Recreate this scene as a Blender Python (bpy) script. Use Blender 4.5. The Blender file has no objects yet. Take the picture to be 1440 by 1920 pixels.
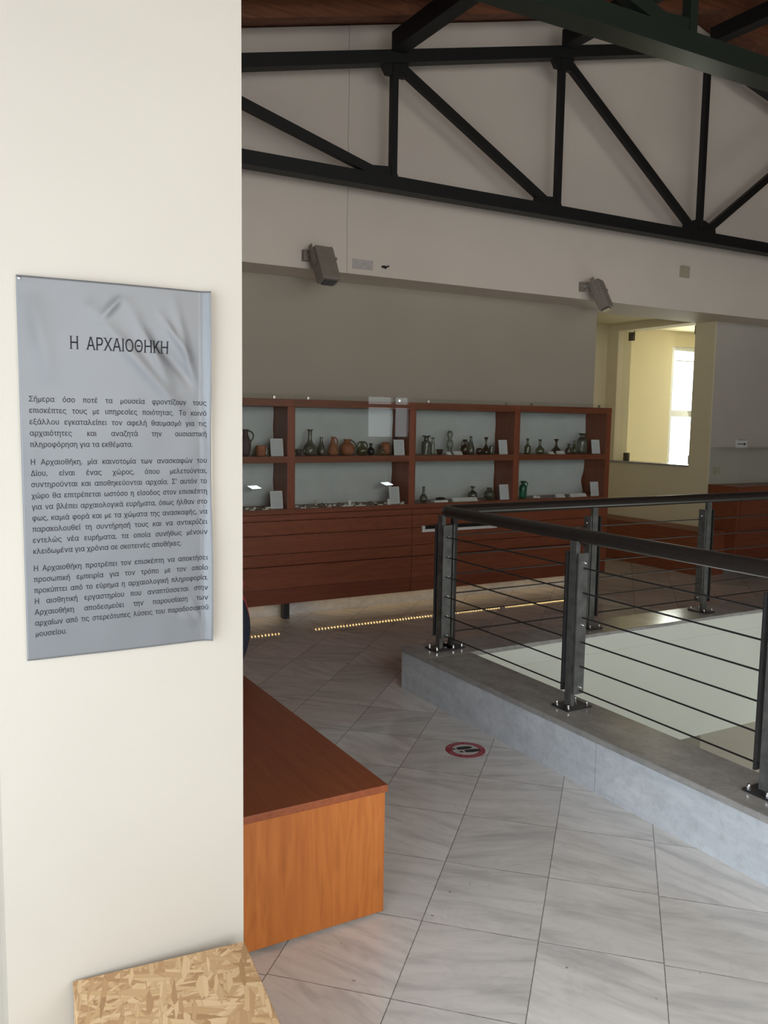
import bpy, bmesh, math, random
from mathutils import Vector, Matrix, noise as mnoise
from mathutils.geometry import tessellate_polygon
random.seed(7)
PI = math.pi
S = bpy.context.scene
COL = S.collection

# ------------------------------------------------------------------ camera
yaw, pit, rol, FPX, EYE = math.radians(29.695), math.radians(6.133), math.radians(0.880), 1597.0, 1.6
f = Vector((math.sin(yaw)*math.cos(pit), math.cos(yaw)*math.cos(pit), -math.sin(pit)))
r = Vector((math.cos(yaw), -math.sin(yaw), 0)); u = r.cross(f)
r2 = math.cos(rol)*r + math.sin(rol)*u; u2 = -math.sin(rol)*r + math.cos(rol)*u
cd = bpy.data.cameras.new('camera'); cam = bpy.data.objects.new('camera', cd); COL.objects.link(cam)
cam.matrix_world = Matrix(((r2.x, u2.x, -f.x, 0), (r2.y, u2.y, -f.y, 0), (r2.z, u2.z, -f.z, EYE), (0, 0, 0, 1)))
cd.sensor_fit = 'VERTICAL'; cd.sensor_height = 36; cd.sensor_width = 27; cd.lens = FPX/1920*36
cd.clip_start = 0.05; cd.clip_end = 200
S.camera = cam

# ------------------------------------------------------------------ sky, lights, exposure
W = bpy.data.worlds.new('sky'); S.world = W; W.use_nodes = True
W.node_tree.nodes['Background'].inputs[0].default_value = (0.86, 0.93, 1.0, 1)
W.node_tree.nodes['Background'].inputs[1].default_value = 4.0
S.view_settings.view_transform = 'Standard'; S.view_settings.look = 'None'
S.view_settings.exposure = 0.0; S.view_settings.gamma = 1.0
S.view_settings.use_curve_mapping = False
S.cycles.use_denoising = True
S.cycles.max_bounces = 8; S.cycles.diffuse_bounces = 4; S.cycles.transparent_max_bounces = 24
S.cycles.sample_clamp_indirect = 4.0

def area(name, loc, target, sx, sy, power, color):
    l = bpy.data.lights.new(name, 'AREA'); l.shape = 'RECTANGLE'; l.size = sx; l.size_y = sy
    l.energy = power; l.color = color
    o = bpy.data.objects.new(name, l); COL.objects.link(o); o.location = loc
    o.rotation_euler = (Vector(target)-Vector(loc)).to_track_quat('-Z', 'Y').to_euler()
    return o
# daylight through the glazed entrance behind the photographer
area('daylight_entrance', (1.2, -1.1, 2.2), (1.9, 1.9, 0.2), 2.8, 1.5, 42, (1.0, 0.955, 0.88))
# daylight from the glazing on the left, cooler
area('daylight_left', (-1.12, 0.1, 1.35), (3, 0.9, 0.2), 2.2, 2.2, 37, (0.76, 0.88, 1.0))
# added fill light high at the closed rear gable, lifts far wall and floor
area('fill_rear_gable', (4.4, -2.9, 3.3), (4.4, 5.0, 4.6), 5.0, 1.2, 68, (1.0, 0.96, 0.90))
# the window of the room beyond the glass partition
area('daylight_far_window', (11.3, 9.35, 1.9), (9.5, 6.0, 1.2), 1.6, 1.8, 80, (1.0, 0.97, 0.86))
# windows of the storey below, seen through the stairwell
area('daylight_lower_floor', (7.6, 2.0, -2.4), (6.2, 4.0, -0.4), 2.2, 1.6, 47, (0.92, 1.0, 0.94))

# ------------------------------------------------------------------ node helpers / materials
class NT:
    def __init__(s, name):
        s.m = bpy.data.materials.new(name); s.m.use_nodes = True; s.t = s.m.node_tree; s.b = s.t.nodes['Principled BSDF']
        s.out = s.t.nodes['Material Output']
    def n(s, typ, **kw):
        x = s.t.nodes.new(typ)
        for k, v in kw.items(): setattr(x, k, v)
        return x
    def l(s, a, b): s.t.links.new(a, b)
    def coord(s, kind='Object'): return s.n('ShaderNodeTexCoord').outputs[kind]
    def mapping(s, src, scale=(1, 1, 1), rot=(0, 0, 0), loc=(0, 0, 0)):
        m = s.n('ShaderNodeMapping'); m.inputs['Scale'].default_value = scale; m.inputs['Rotation'].default_value = rot
        m.inputs['Location'].default_value = loc; s.l(src, m.inputs['Vector']); return m.outputs[0]
    def noise(s, src, scale, detail=4, rough=.55, dist=0):
        x = s.n('ShaderNodeTexNoise'); x.inputs['Scale'].default_value = scale; x.inputs['Detail'].default_value = detail
        x.inputs['Roughness'].default_value = rough; x.inputs['Distortion'].default_value = dist
        if src is not None: s.l(src, x.inputs['Vector'])
        return x
    def ramp(s, src, stops, interp='LINEAR'):
        x = s.n('ShaderNodeValToRGB'); cr = x.color_ramp; cr.interpolation = interp
        while len(cr.elements) > 1: cr.elements.remove(cr.elements[-1])
        for i, (p, c) in enumerate(stops):
            e = cr.elements[0] if i == 0 else cr.elements.new(p)
            e.position = p; e.color = (c[0], c[1], c[2], 1) if len(c) >= 3 else (c[0],)*3+(1,)
        s.l(src, x.inputs[0]); return x.outputs[0]
    def math(s, op, a, b=None, c=None):
        x = s.n('ShaderNodeMath', operation=op)
        for i, v in enumerate((a, b, c)):
            if v is None: continue
            if isinstance(v, (int, float)): x.inputs[i].default_value = v
            else: s.l(v, x.inputs[i])
        return x.outputs[0]
    def mix(s, fac, a, b, blend='MIX'):
        x = s.n('ShaderNodeMix', data_type='RGBA', blend_type=blend)
        for i, v in ((0, fac), (6, a), (7, b)):
            if isinstance(v, (int, float)): x.inputs[i].default_value = v
            elif isinstance(v, tuple): x.inputs[i].default_value = v+(1,) if len(v) == 3 else v
            else: s.l(v, x.inputs[i])
        return x.outputs[2]
    def bump(s, h, strength=.2, dist=.01):
        x = s.n('ShaderNodeBump'); x.inputs['Strength'].default_value = strength; x.inputs['Distance'].default_value = dist
        s.l(h, x.inputs['Height']); s.l(x.outputs[0], s.b.inputs['Normal'])
    def set(s, **kw):
        for k, v in kw.items():
            i = s.b.inputs[k.replace('_', ' ')]
            if isinstance(v, (int, float)): i.default_value = v
            elif isinstance(v, tuple): i.default_value = v+(1,) if len(v) == 3 else v
            else: s.l(v, i)
        return s

def plain(name, col, rough=.5, metal=0, var=.06, scale=30, bump=0, coat=0, spec=.5):
    t = NT(name); c = t.coord(); n = t.noise(c, scale, 3)
    d = tuple(x*(1-var) for x in col); e = tuple(min(1, x*(1+var)) for x in col)
    t.set(Base_Color=t.ramp(n.outputs[0], [(.3, d), (.7, e)]), Roughness=rough, Metallic=metal, Coat_Weight=coat)
    t.b.inputs['Specular IOR Level'].default_value = spec
    if bump: t.bump(n.outputs[0], bump, .002)
    return t.m
def plaster(name, col, crack=False, var=.03):
    t = NT(name); c = t.coord(); big = t.noise(c, 1.3, 3); fine = t.noise(c, 160, 2)
    base = t.ramp(big.outputs[0], [(.3, tuple(x*(1-var) for x in col)), (.7, tuple(x*(1+var) for x in col))])
    if crack:
        sp = t.n('ShaderNodeSeparateXYZ'); t.l(c, sp.inputs[0])
        w = t.noise(t.mapping(c, (.3, .3, 5)), 1.0, 3)
        x = t.math('ADD', sp.outputs[0], t.math('MULTIPLY', t.math('SUBTRACT', w.outputs[0], .5), .02))
        d = t.math('ABSOLUTE', t.math('SUBTRACT', x, 3.045))
        base = t.mix(t.math('MULTIPLY', t.math('LESS_THAN', d, .0035), .55), base, tuple(v*.35 for v in col))
    t.set(Base_Color=base, Roughness=.75); t.b.inputs['Specular IOR Level'].default_value = .25
    t.bump(fine.outputs[0], .08, .002)
    return t.m
def marble_floor():
    t = NT('marble_tiles'); c = t.coord()
    sp = t.n('ShaderNodeSeparateXYZ'); t.l(c, sp.inputs[0])
    k = 2**-.5
    uu = t.math('DIVIDE', t.math('SUBTRACT', t.math('MULTIPLY', t.math('ADD', sp.outputs[0], sp.outputs[1]), k), 2.91), .388)
    vv = t.math('DIVIDE', t.math('SUBTRACT', t.math('MULTIPLY', t.math('SUBTRACT', sp.outputs[0], sp.outputs[1]), k), .197), .3715)
    iv = t.math('FLOOR', vv)
    # each strip of tiles is laid with its joints a little off its neighbour's
    wo = t.n('ShaderNodeTexWhiteNoise', noise_dimensions='1D'); t.l(iv, wo.inputs['W'])
    uu = t.math('ADD', uu, t.math('MULTIPLY', t.math('SUBTRACT', wo.outputs[0], .5), .06))
    iu = t.math('FLOOR', uu)
    cb = t.n('ShaderNodeCombineXYZ'); t.l(iu, cb.inputs[0]); t.l(iv, cb.inputs[1])
    wn = t.n('ShaderNodeTexWhiteNoise', noise_dimensions='2D'); t.l(cb.outputs[0], wn.inputs['Vector'])
    # veins, shifted and turned tile by tile
    off = t.n('ShaderNodeVectorMath', operation='SCALE'); t.l(wn.outputs['Color'], off.inputs[0]); off.inputs['Scale'].default_value = 9
    rot = t.n('ShaderNodeVectorRotate', rotation_type='Z_AXIS'); t.l(c, rot.inputs['Vector'])
    t.l(t.math('ADD', .25, t.math('MULTIPLY', wn.outputs['Value'], 1.3)), rot.inputs['Angle'])
    ad = t.n('ShaderNodeVectorMath', operation='ADD'); t.l(rot.outputs[0], ad.inputs[0]); t.l(off.outputs[0], ad.inputs[1])
    v1 = t.noise(t.mapping(ad.outputs[0], (1.8, 9, 1)), 1.7, 6, .58, .55)
    v2 = t.noise(t.mapping(ad.outputs[0], (3.5, 7, 1)), 1.0, 5, .6, .9)
    vein = t.math('ABSOLUTE', t.math('SUBTRACT', v2.outputs[0], .5))
    base = t.ramp(v1.outputs[0], [(.25, (.52, .52, .515)), (.5, (.74, .735, .715)), (.75, (.84, .83, .81))])
    base = t.mix(t.ramp(vein, [(0, (.09,)), (.012, (.06,)), (.04, (0,))]), base, (.27, .26, .25))
    tone = t.math('ADD', .90, t.math('MULTIPLY', wn.outputs['Value'], .18))
    base = t.mix(1.0, base, tone, 'MULTIPLY')
    bl = t.noise(c, 0.9, 3); base = t.mix(t.math('MULTIPLY', bl.outputs[0], .25), base, (.66, .62, .55), 'MULTIPLY')
    spk = t.noise(c, 34, 1); base = t.mix(t.ramp(spk.outputs[0], [(.765, (0,)), (.79, (.7,))]), base, (.16, .15, .14))
    wob = t.noise(c, 60, 2)
    def joint(x, w, strength):
        fr = t.math('ABSOLUTE', t.math('SUBTRACT', t.math('FRACT', t.math('ADD', x, .5)), .5))
        lim = t.math('MULTIPLY', t.math('ADD', .35, t.math('MULTIPLY', wob.outputs[0], 1.3)), w)
        return t.math('MULTIPLY', t.math('LESS_THAN', fr, lim), strength)
    brk = t.noise(c, 6, 2)
    j1 = joint(vv, .0042, .8)
    j2 = t.math('MULTIPLY', joint(uu, .0040, .85), t.ramp(brk.outputs[0], [(.3, (.45,)), (.55, (1,))]))
    base = t.mix(t.math('MAXIMUM', j1, j2), base, (.10, .095, .09))
    t.set(Base_Color=base, Roughness=t.ramp(v1.outputs[0], [(.3, (.05,)), (.7, (.08,))]))
    return t.m
def marble(name, lo, hi, rough, stretch=(3, 1.2, 6)):
    t = NT(name); c = t.coord()
    a = t.noise(t.mapping(c, stretch, (.5, .2, .4)), 1.5, 7, .62, 1.2)
    b = t.noise(c, 26, 4, .7); m_ = t.noise(c, 9, 5, .7); v = t.noise(t.mapping(c, (2, 2, 3), (.3, .6, .2)), 1.1, 5, .6, .8)
    base = t.ramp(a.outputs[0], [(.28, lo), (.7, hi)])
    base = t.mix(t.ramp(t.math('ABSOLUTE', t.math('SUBTRACT', v.outputs[0], .5)), [(0, (.10,)), (.03, (0,))]), base, tuple(x*.7 for x in lo))
    base = t.mix(t.ramp(b.outputs[0], [(.5, (0,)), (.72, (.4,))]), base, tuple(x*.68 for x in lo))
    base = t.mix(t.ramp(m_.outputs[0], [(.45, (0,)), (.7, (.45,))]), base, tuple(x*.8 for x in lo))
    t.set(Base_Color=base, Roughness=rough); return t.m
def wood(name, dark, light, axis, rough=.4, scale=1.0, coat=0.0):
    t = NT(name); c = t.coord()
    st = [34*scale]*3; st[axis] = 1.1*scale
    g = t.noise(t.mapping(c, tuple(st)), 1.0, 6, .6, .5)
    st2 = [5*scale]*3; st2[axis] = .7*scale
    w = t.noise(t.mapping(c, tuple(st2)), 1.0, 3, .5, 1.6)
    ring = t.math('MULTIPLY', t.math('ADD', t.math('SINE', t.math('MULTIPLY', w.outputs[0], 60)), 1.0), .5)
    st3 = [140*scale]*3; st3[axis] = 5*scale
    pore = t.noise(t.mapping(c, tuple(st3)), 1.0, 2)
    val = t.math('ADD', t.math('MULTIPLY', g.outputs[0], .75), t.math('MULTIPLY', ring, .12))
    base = t.ramp(val, [(.3, dark), (.68, light)])
    base = t.mix(t.ramp(pore.outputs[0], [(.60, (0,)), (.72, (.35,))]), base, tuple(x*.55 for x in dark))
    t.set(Base_Color=base, Roughness=rough, Coat_Weight=coat, Coat_Roughness=.25)
    t.bump(pore.outputs[0], .04, .001); return t.m
def osb():
    t = NT('oriented_strand_board'); c = t.coord(); base = None
    cols = [(0, (.26, .14, .06)), (.2, (.45, .27, .13)), (.45, (.56, .37, .19)), (.7, (.68, .49, .28)), (.9, (.42, .25, .12))]
    for i, (a, sx, sy) in enumerate(((.1, 9, 34), (1.2, 8, 30), (-.6, 10, 40), (.5, 7, 26), (-1.3, 9, 36))):
        mp = t.mapping(t.mapping(c, (1, 1, 1), (0, 0, a)), (sx*1.7, sy*2.6, sy*2.6), (0, 0, 0), (i*3.7, i*1.9, 0))
        wv = t.noise(c, 9+i, 2); ad = t.n('ShaderNodeVectorMath', operation='MULTIPLY_ADD')
        t.l(wv.outputs['Color'], ad.inputs[0]); ad.inputs[1].default_value = (.25, .3, .25); t.l(mp, ad.inputs[2])
        vo = t.n('ShaderNodeTexVoronoi'); vo.inputs['Scale'].default_value = 1; t.l(ad.outputs[0], vo.inputs['Vector'])
        ve = t.n('ShaderNodeTexVoronoi', feature='DISTANCE_TO_EDGE'); ve.inputs['Scale'].default_value = 1; t.l(ad.outputs[0], ve.inputs['Vector'])
        sp = t.n('ShaderNodeSeparateColor'); t.l(vo.outputs['Color'], sp.inputs[0])
        fib = t.noise(t.mapping(mp, (1.5, 16, 16)), 1.0, 3)
        col = t.ramp(t.math('ADD', t.math('MULTIPLY', sp.outputs[0], .8), t.math('MULTIPLY', fib.outputs[0], .2)), cols)
        col = t.mix(t.ramp(ve.outputs[0], [(0, (.5,)), (.04, (.0,))]), col, (.30, .16, .07))
        base = col if base is None else t.mix(t.math('GREATER_THAN', sp.outputs[1], .62), base, col)
    t.set(Base_Color=base, Roughness=.6); return t.m
def glass(name, tint=(1, 1, 1), refl=1.0, rough=0.0):
    t = NT(name); t.t.nodes.remove(t.b)
    fr = t.n('ShaderNodeFresnel'); fr.inputs['IOR'].default_value = 1.5; ge = t.n('ShaderNodeNewGeometry')
    tr = t.n('ShaderNodeBsdfTransparent'); tr.inputs[0].default_value = tint+(1,)
    gl = t.n('ShaderNodeBsdfGlossy'); gl.inputs['Roughness'].default_value = rough
    mx = t.n('ShaderNodeMixShader'); t.l(t.math('MULTIPLY', fr.outputs[0], t.math('MULTIPLY', t.math('SUBTRACT', 1.0, ge.outputs['Backfacing']), refl)), mx.inputs[0])
    t.l(tr.outputs[0], mx.inputs[1]); t.l(gl.outputs[0], mx.inputs[2]); t.l(mx.outputs[0], t.out.inputs[0])
    return t.m
def oldglass(name, tint, body):
    t = NT(name); t.t.nodes.remove(t.b); c = t.coord(); n = t.noise(c, 40, 3)
    tr = t.n('ShaderNodeBsdfTransparent'); tr.inputs[0].default_value = tint+(1,)
    df = t.n('ShaderNodeBsdfDiffuse'); t.l(t.ramp(n.outputs[0], [(.3, tuple(x*.7 for x in body)), (.7, body)]), df.inputs[0])
    gl = t.n('ShaderNodeBsdfGlossy'); gl.inputs['Roughness'].default_value = .06
    lw = t.n('ShaderNodeLayerWeight'); lw.inputs[0].default_value = .45
    m1 = t.n('ShaderNodeMixShader'); t.l(t.math('ADD', .22, t.math('MULTIPLY', lw.outputs['Facing'], .6)), m1.inputs[0])
    t.l(tr.outputs[0], m1.inputs[1]); t.l(df.outputs[0], m1.inputs[2])
    m2 = t.n('ShaderNodeMixShader'); t.l(t.math('MULTIPLY', lw.outputs['Fresnel'], .8), m2.inputs[0])
    t.l(m1.outputs[0], m2.inputs[1]); t.l(gl.outputs[0], m2.inputs[2]); t.l(m2.outputs[0], t.out.inputs[0]); return t.m
def emit(name, col, strength):
    t = NT(name); t.set(Base_Color=col, Emission_Color=col, Emission_Strength=strength); return t.m
def paper(name, col, ink=(.25, .25, .27)):
    t = NT(name); c = t.coord('Generated'); sp = t.n('ShaderNodeSeparateXYZ'); t.l(c, sp.inputs[0])
    row = t.math('LESS_THAN', t.math('FRACT', t.math('MULTIPLY', sp.outputs[2], 13)), .38)
    w = t.noise(t.mapping(c, (38, 1, 13)), 1.0, 1)
    ins = t.math('LESS_THAN', t.math('ABSOLUTE', t.math('SUBTRACT', sp.outputs[0], .5)), .36)
    ins = t.math('MULTIPLY', ins, t.math('LESS_THAN', t.math('ABSOLUTE', t.math('SUBTRACT', sp.outputs[2], .5)), .40))
    fac = t.math('MULTIPLY', t.math('MULTIPLY', row, ins), t.math('MULTIPLY', t.math('GREATER_THAN', w.outputs[0], .44), .45))
    t.set(Base_Color=t.mix(fac, col, ink), Roughness=.7); return t.m

M = {}
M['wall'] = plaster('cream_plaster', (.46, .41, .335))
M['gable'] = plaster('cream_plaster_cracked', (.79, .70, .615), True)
M['pillar'] = plaster('white_plaster', (.455, .42, .365))
M['yellow'] = plaster('yellow_plaster', (.74, .66, .455))
M['grey_wall'] = plaster('pale_plaster', (.55, .51, .455))
M['void'] = plaster('white_green_plaster', (.72, .75, .69))
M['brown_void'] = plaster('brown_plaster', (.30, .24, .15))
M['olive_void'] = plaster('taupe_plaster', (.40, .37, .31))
M['floor'] = marble_floor()
M['curb'] = marble('marble_curb_grey', (.52, .56, .60), (.70, .74, .78), .35)
M['coping'] = marble('marble_coping', (.27, .27, .26), (.43, .42, .40), .18)  # curb's top slab; the dark ceiling it mirrors is put into its grey
M['base'] = marble('marble_baseboard', (.50, .50, .50), (.68, .68, .67), .25)
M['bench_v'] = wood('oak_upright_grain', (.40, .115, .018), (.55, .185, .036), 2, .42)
M['bench_h_shaded'] = wood('oak_long_grain_shaded', (.24, .058, .017), (.33, .09, .028), 1, .42)  # same oak as the front, the top's darker look put into the colour
M['cab_h'] = wood('red_wood_long_grain', (.20, .054, .024), (.28, .084, .038), 0, .38)
M['cab_v'] = wood('red_wood_upright_grain', (.22, .060, .026), (.30, .09, .042), 2, .38)
M['cab_dark'] = wood('dark_red_wood', (.155, .037, .016), (.21, .055, .024), 0, .4)
M['cab_y'] = wood('red_wood_cross_grain', (.22, .06, .026), (.31, .095, .042), 1, .4)
M['roof'] = wood('roof_boards', (.13, .045, .022), (.23, .085, .042), 0, .6)
M['rafter'] = wood('rafter_wood', (.15, .05, .024), (.27, .10, .05), 0, .6)
M['lining'] = plain('grey_lining_sheet', (.58, .60, .60), .8, 0, .05, 6)
M['glass'] = glass('cabinet_glass', (.97, .99, .98), 1.0)
M['partition'] = glass('partition_glass', (.97, .985, .96), .8)
M['osb'] = osb()
M['truss'] = plain('black_truss_paint', (.006, .006, .0065), .6, 0, .1, 20)
M['truss_g'] = plain('dark_green_truss_paint', (.010, .017, .013), .3, 0, .1, 20)
M['rail'] = plain('brown_black_rail_paint', (.036, .029, .026), .33, .35, .12, 50)
M['steel'] = plain('brushed_steel', (.17, .175, .17), .42, .6, .3, 18)
M['darksteel'] = plain('dark_steel', (.06, .058, .06), .38, .6, .15, 20)
M['cable'] = plain('dark_cable', (.035, .034, .034), .4, .5)
M['chrome'] = plain('polished_bolt', (.80, .80, .80), .15, 1.0)
M['lampbody'] = plain('beige_lamp_housing', (.27, .235, .20), .5, 0, .08, 20)
M['lampglass'] = plain('lamp_front_glass', (.12, .12, .12), .1, 0, .1, 40)
M['boxplastic'] = plain('beige_plastic', (.46, .42, .31), .5)
M['patch'] = plain('grey_filler', (.54, .49, .47), .85, 0, .12, 25)
M['black'] = plain('black', (.012, .012, .013), .5)
M['ink'] = plain('dark_ink', (.014, .012, .016), .8, spec=.15)
M['white'] = plain('white_plastic', (.75, .75, .74), .4)
M['card'] = paper('printed_card', (.66, .67, .69))
M['label'] = plain('white_label', (.80, .79, .76), .6)
M['poster'] = plain('silver_laminate', (.135, .14, .147), .34, 0.1, .02, 3)
M['foam'] = plain('cream_board', (.78, .72, .60), .7)
M['white_frame'] = plain('white_window_frame', (.78, .80, .78), .4)
M['navy'] = plain('navy_fabric', (.016, .018, .04), .75, 0, .15, 60)
M['red'] = plain('red_trim', (.36, .035, .05), .5)
M['terracotta'] = plain('terracotta', (.34, .125, .06), .7, 0, .2, 30, .2)
M['darkclay'] = plain('dark_clay', (.085, .055, .055), .6, 0, .2, 30, .2)
M['blackglaze'] = plain('black_glaze', (.02, .017, .02), .3)
M['g_grey'] = oldglass('old_grey_glass', (.62, .62, .56), (.20, .19, .15))
M['g_clear'] = oldglass('old_clear_glass', (.78, .80, .76), (.34, .34, .29))
M['g_olive'] = oldglass('old_olive_glass', (.55, .56, .40), (.19, .19, .11))
M['g_brown'] = oldglass('old_brown_glass', (.50, .40, .32), (.12, .08, .055))
M['g_green'] = oldglass('old_green_glass', (.30, .62, .48), (.05, .20, .13))
M['g_amber'] = oldglass('old_amber_glass', (.68, .56, .38), (.28, .20, .12))
M['bone'] = plain('pale_find', (.62, .58, .50), .6, 0, .2, 60)
M['bronze'] = plain('dark_find', (.10, .085, .06), .5, .3, .3, 60)
M['led'] = emit('led_diode', (1.0, .66, .27), 10)
M['plate_glow'] = emit('plate_glow', (.85, .95, 1.0), 1.15)
M['red_ring'] = plain('red_vinyl', (.34, .03, .05), .45)
M['vinyl'] = plain('white_vinyl', (.56, .54, .53), .45)
M['pink'] = plain('pale_pink_print', (.58, .40, .40), .45)

# ------------------------------------------------------------------ mesh helpers
class MB:
    def __init__(s): s.bm = bmesh.new()
    def box(s, x0, x1, y0, y1, z0, z1, bev=0, mat=None):
        vs = bmesh.ops.create_cube(s.bm, size=1)['verts']
        for v in vs: v.co = Vector((x0+(v.co.x+.5)*(x1-x0), y0+(v.co.y+.5)*(y1-y0), z0+(v.co.z+.5)*(z1-z0)))
        if bev:
            es = list({e for v in vs for e in v.link_edges})
            res = bmesh.ops.bevel(s.bm, geom=es, offset=bev, segments=2, affect='EDGES', profile=.6)
            vs = list({v for fc in res['faces'] for v in fc.verts} | {v for v in vs if v.is_valid})
        if mat is not None: bmesh.ops.transform(s.bm, matrix=mat, verts=vs)
        return s
    def bar(s, p0, p1, w, d, yaxis=Vector((0, 1, 0)), bev=0):
        p0, p1 = Vector(p0), Vector(p1); z = (p1-p0); L = z.length; z.normalize()
        y = yaxis - z*yaxis.dot(z); y.normalize(); x = y.cross(z)
        m = Matrix(((x.x, y.x, z.x, p0.x), (x.y, y.y, z.y, p0.y), (x.z, y.z, z.z, p0.z), (0, 0, 0, 1)))
        return s.box(-w/2, w/2, -d/2, d/2, 0, L, bev, m)
    def cyl(s, p0, p1, ra, seg=16, r1=None):
        p0, p1 = Vector(p0), Vector(p1); d = p1-p0
        m = Matrix.Translation((p0+p1)/2) @ d.to_track_quat('Z', 'Y').to_matrix().to_4x4()
        bmesh.ops.create_cone(s.bm, cap_ends=True, segments=seg, radius1=ra, radius2=ra if r1 is None else r1, depth=d.length, matrix=m)
        return s
    def sphere(s, c, ra, seg=14, sc=(1, 1, 1)):
        bmesh.ops.create_uvsphere(s.bm, u_segments=seg, v_segments=max(6, seg*2//3), radius=ra, matrix=Matrix.Translation(c) @ Matrix.Diagonal(sc+(1,)))
        return s
    def tube(s, pts, ra, seg=12, cap=True):
        pts = [Vector(p) for p in pts]; rings = []; up = None
        for i, p in enumerate(pts):
            d = (pts[min(i+1, len(pts)-1)]-pts[max(i-1, 0)]).normalized()
            if up is None: up = Vector((0, 0, 1)) if abs(d.z) < .9 else Vector((1, 0, 0))
            x = up.cross(d).normalized(); up = d.cross(x).normalized()
            rr = ra[i] if isinstance(ra, (list, tuple)) else ra
            rings.append([s.bm.verts.new(p+(x*math.cos(a)+up*math.sin(a))*rr) for a in (2*PI*k/seg for k in range(seg))])
        for a, b in zip(rings, rings[1:]):
            for k in range(seg): s.bm.faces.new((a[k], a[(k+1) % seg], b[(k+1) % seg], b[k]))
        if cap: s.bm.faces.new(rings[0][::-1]); s.bm.faces.new(rings[-1])
        return s
    def lathe(s, prof, c=(0, 0, 0), seg=24):
        rings = []; c = Vector(c)
        for ra, z in prof:
            rings.append([s.bm.verts.new(c+Vector((max(ra, 1e-4)*math.cos(2*PI*k/seg), max(ra, 1e-4)*math.sin(2*PI*k/seg), z))) for k in range(seg)])
        for a, b in zip(rings, rings[1:]):
            for k in range(seg): s.bm.faces.new((a[k], a[(k+1) % seg], b[(k+1) % seg], b[k]))
        s.bm.faces.new(rings[0][::-1]); s.bm.faces.new(rings[-1])
        return s
    def prism(s, poly, ax, a, b):
        """polygon in the two other axes, extruded along axis ax from a to b"""
        def P(q, t):
            l = list(q); l.insert(ax, t); return Vector(l)
        A = [s.bm.verts.new(P(q, a)) for q in poly]; B = [s.bm.verts.new(P(q, b)) for q in poly]
        s.bm.faces.new(A); s.bm.faces.new(B[::-1])
        for i in range(len(poly)):
            j = (i+1) % len(poly); s.bm.faces.new((A[i], B[i], B[j], A[j]))
        return s
    def build(s, name, mat, parent=None, smooth=False, loc=None):
        bmesh.ops.recalc_face_normals(s.bm, faces=s.bm.faces)
        if loc is not None: bmesh.ops.translate(s.bm, vec=-Vector(loc), verts=s.bm.verts)
        me = bpy.data.meshes.new(name); s.bm.to_mesh(me); s.bm.free()
        if smooth:
            me.polygons.foreach_set('use_smooth', [True]*len(me.polygons))
            try: me.set_sharp_from_angle(angle=math.radians(smooth if smooth is not True else 40))
            except Exception: pass
        me.materials.append(mat)
        o = bpy.data.objects.new(name, me); COL.objects.link(o)
        if loc is not None: o.location = loc
        if parent is not None: setparent(o, parent)
        return o
def origin(o):
    return Vector(o.location)      # the parent inverse keeps a child's location in world terms
def setparent(o, p):
    o.parent = p; o.matrix_parent_inverse = Matrix.Translation(-origin(p))
def tag(o, label=None, cat=None, group=None, kind=None):
    for k, v in (('label', label), ('category', cat), ('group', group), ('kind', kind)):
        if v: o[k] = v
    return o
def empty(name, loc, label, cat, group=None):
    o = bpy.data.objects.new(name, None); COL.objects.link(o); o.location = loc; o.empty_display_size = .1
    return tag(o, label, cat, group)
def struct(name, mb, mat): return tag(mb.build(name, mat), kind='structure')
def part(name, mb, mat, p, smooth=False, label=None):
    o = mb.build(name, mat, p, smooth)
    if label: o['label'] = label
    return o

# ================================================================== setting
FX0, FX1, FY0, FY1 = -1.2, 14.4, -3.0, 6.38
CX, CY = 2.58, 4.28          # outer corner of the stairwell curb
fl = MB()
fl.box(FX0, CX+.02, FY0, 8.0, -.25, 0); fl.box(CX+.02, FX1, CY-.02, 9.5, -.25, 0); fl.box(CX+.02, FX1, FY0, -.6, -.25, 0); fl.box(9.5, FX1, -.6, CY-.02, -.25, 0)
struct('floor', fl, M['floor'])
# roof
ZA, XA, SL = 5.32, 6.6, .25
def roofz(x): return ZA - SL*abs(x-XA)
ce = MB()
ce.prism([(FX0, roofz(FX0)+.1), (XA, ZA+.1), (FX1, roofz(FX1)+.1), (FX1, roofz(FX1)+.25), (XA, ZA+.25), (FX0, roofz(FX0)+.25)], 1, FY0, 6.6)
ceil = struct('ceiling', ce, M['roof'])
y = 5.60
while y > FY0:
    m = MB()
    m.prism([(FX0, roofz(FX0)-.02), (XA, ZA-.02), (FX1, roofz(FX1)-.02), (FX1, roofz(FX1)+.1), (XA, ZA+.1), (FX0, roofz(FX0)+.1)], 1, y-.1, y)
    m.build('rafter', M['rafter'], ceil)
    y -= .46
# gable wall with the beam that overhangs the display cabinet
g = MB()
g.prism([(FX0, 2.72), (FX1, 2.72), (FX1, roofz(FX1)+.09), (XA, ZA+.09), (FX0, roofz(FX0)+.09)], 1, 5.97, 6.6)
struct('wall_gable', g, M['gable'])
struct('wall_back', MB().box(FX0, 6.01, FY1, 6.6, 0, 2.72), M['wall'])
struct('wall_right_of_alcove', MB().box(7.75, FX1, FY1, 6.62, 0, 2.72), M['grey_wall'])
struct('wall_left', MB().box(FX0-.2, FX0, 1.6, 6.6, 0, 3.6).box(FX0-.2, FX0, FY0, -1.2, 0, 3.6).box(FX0-.2, FX0, -1.2, 1.6, 2.6, 3.6).box(FX0-.2, FX0, -1.2, 1.6, 0, .1), M['wall'])
struct('wall_right', MB().box(FX1, FX1+.2, FY0, 9.5, 0, 3.6), M['wall'])
rw = MB()
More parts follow.
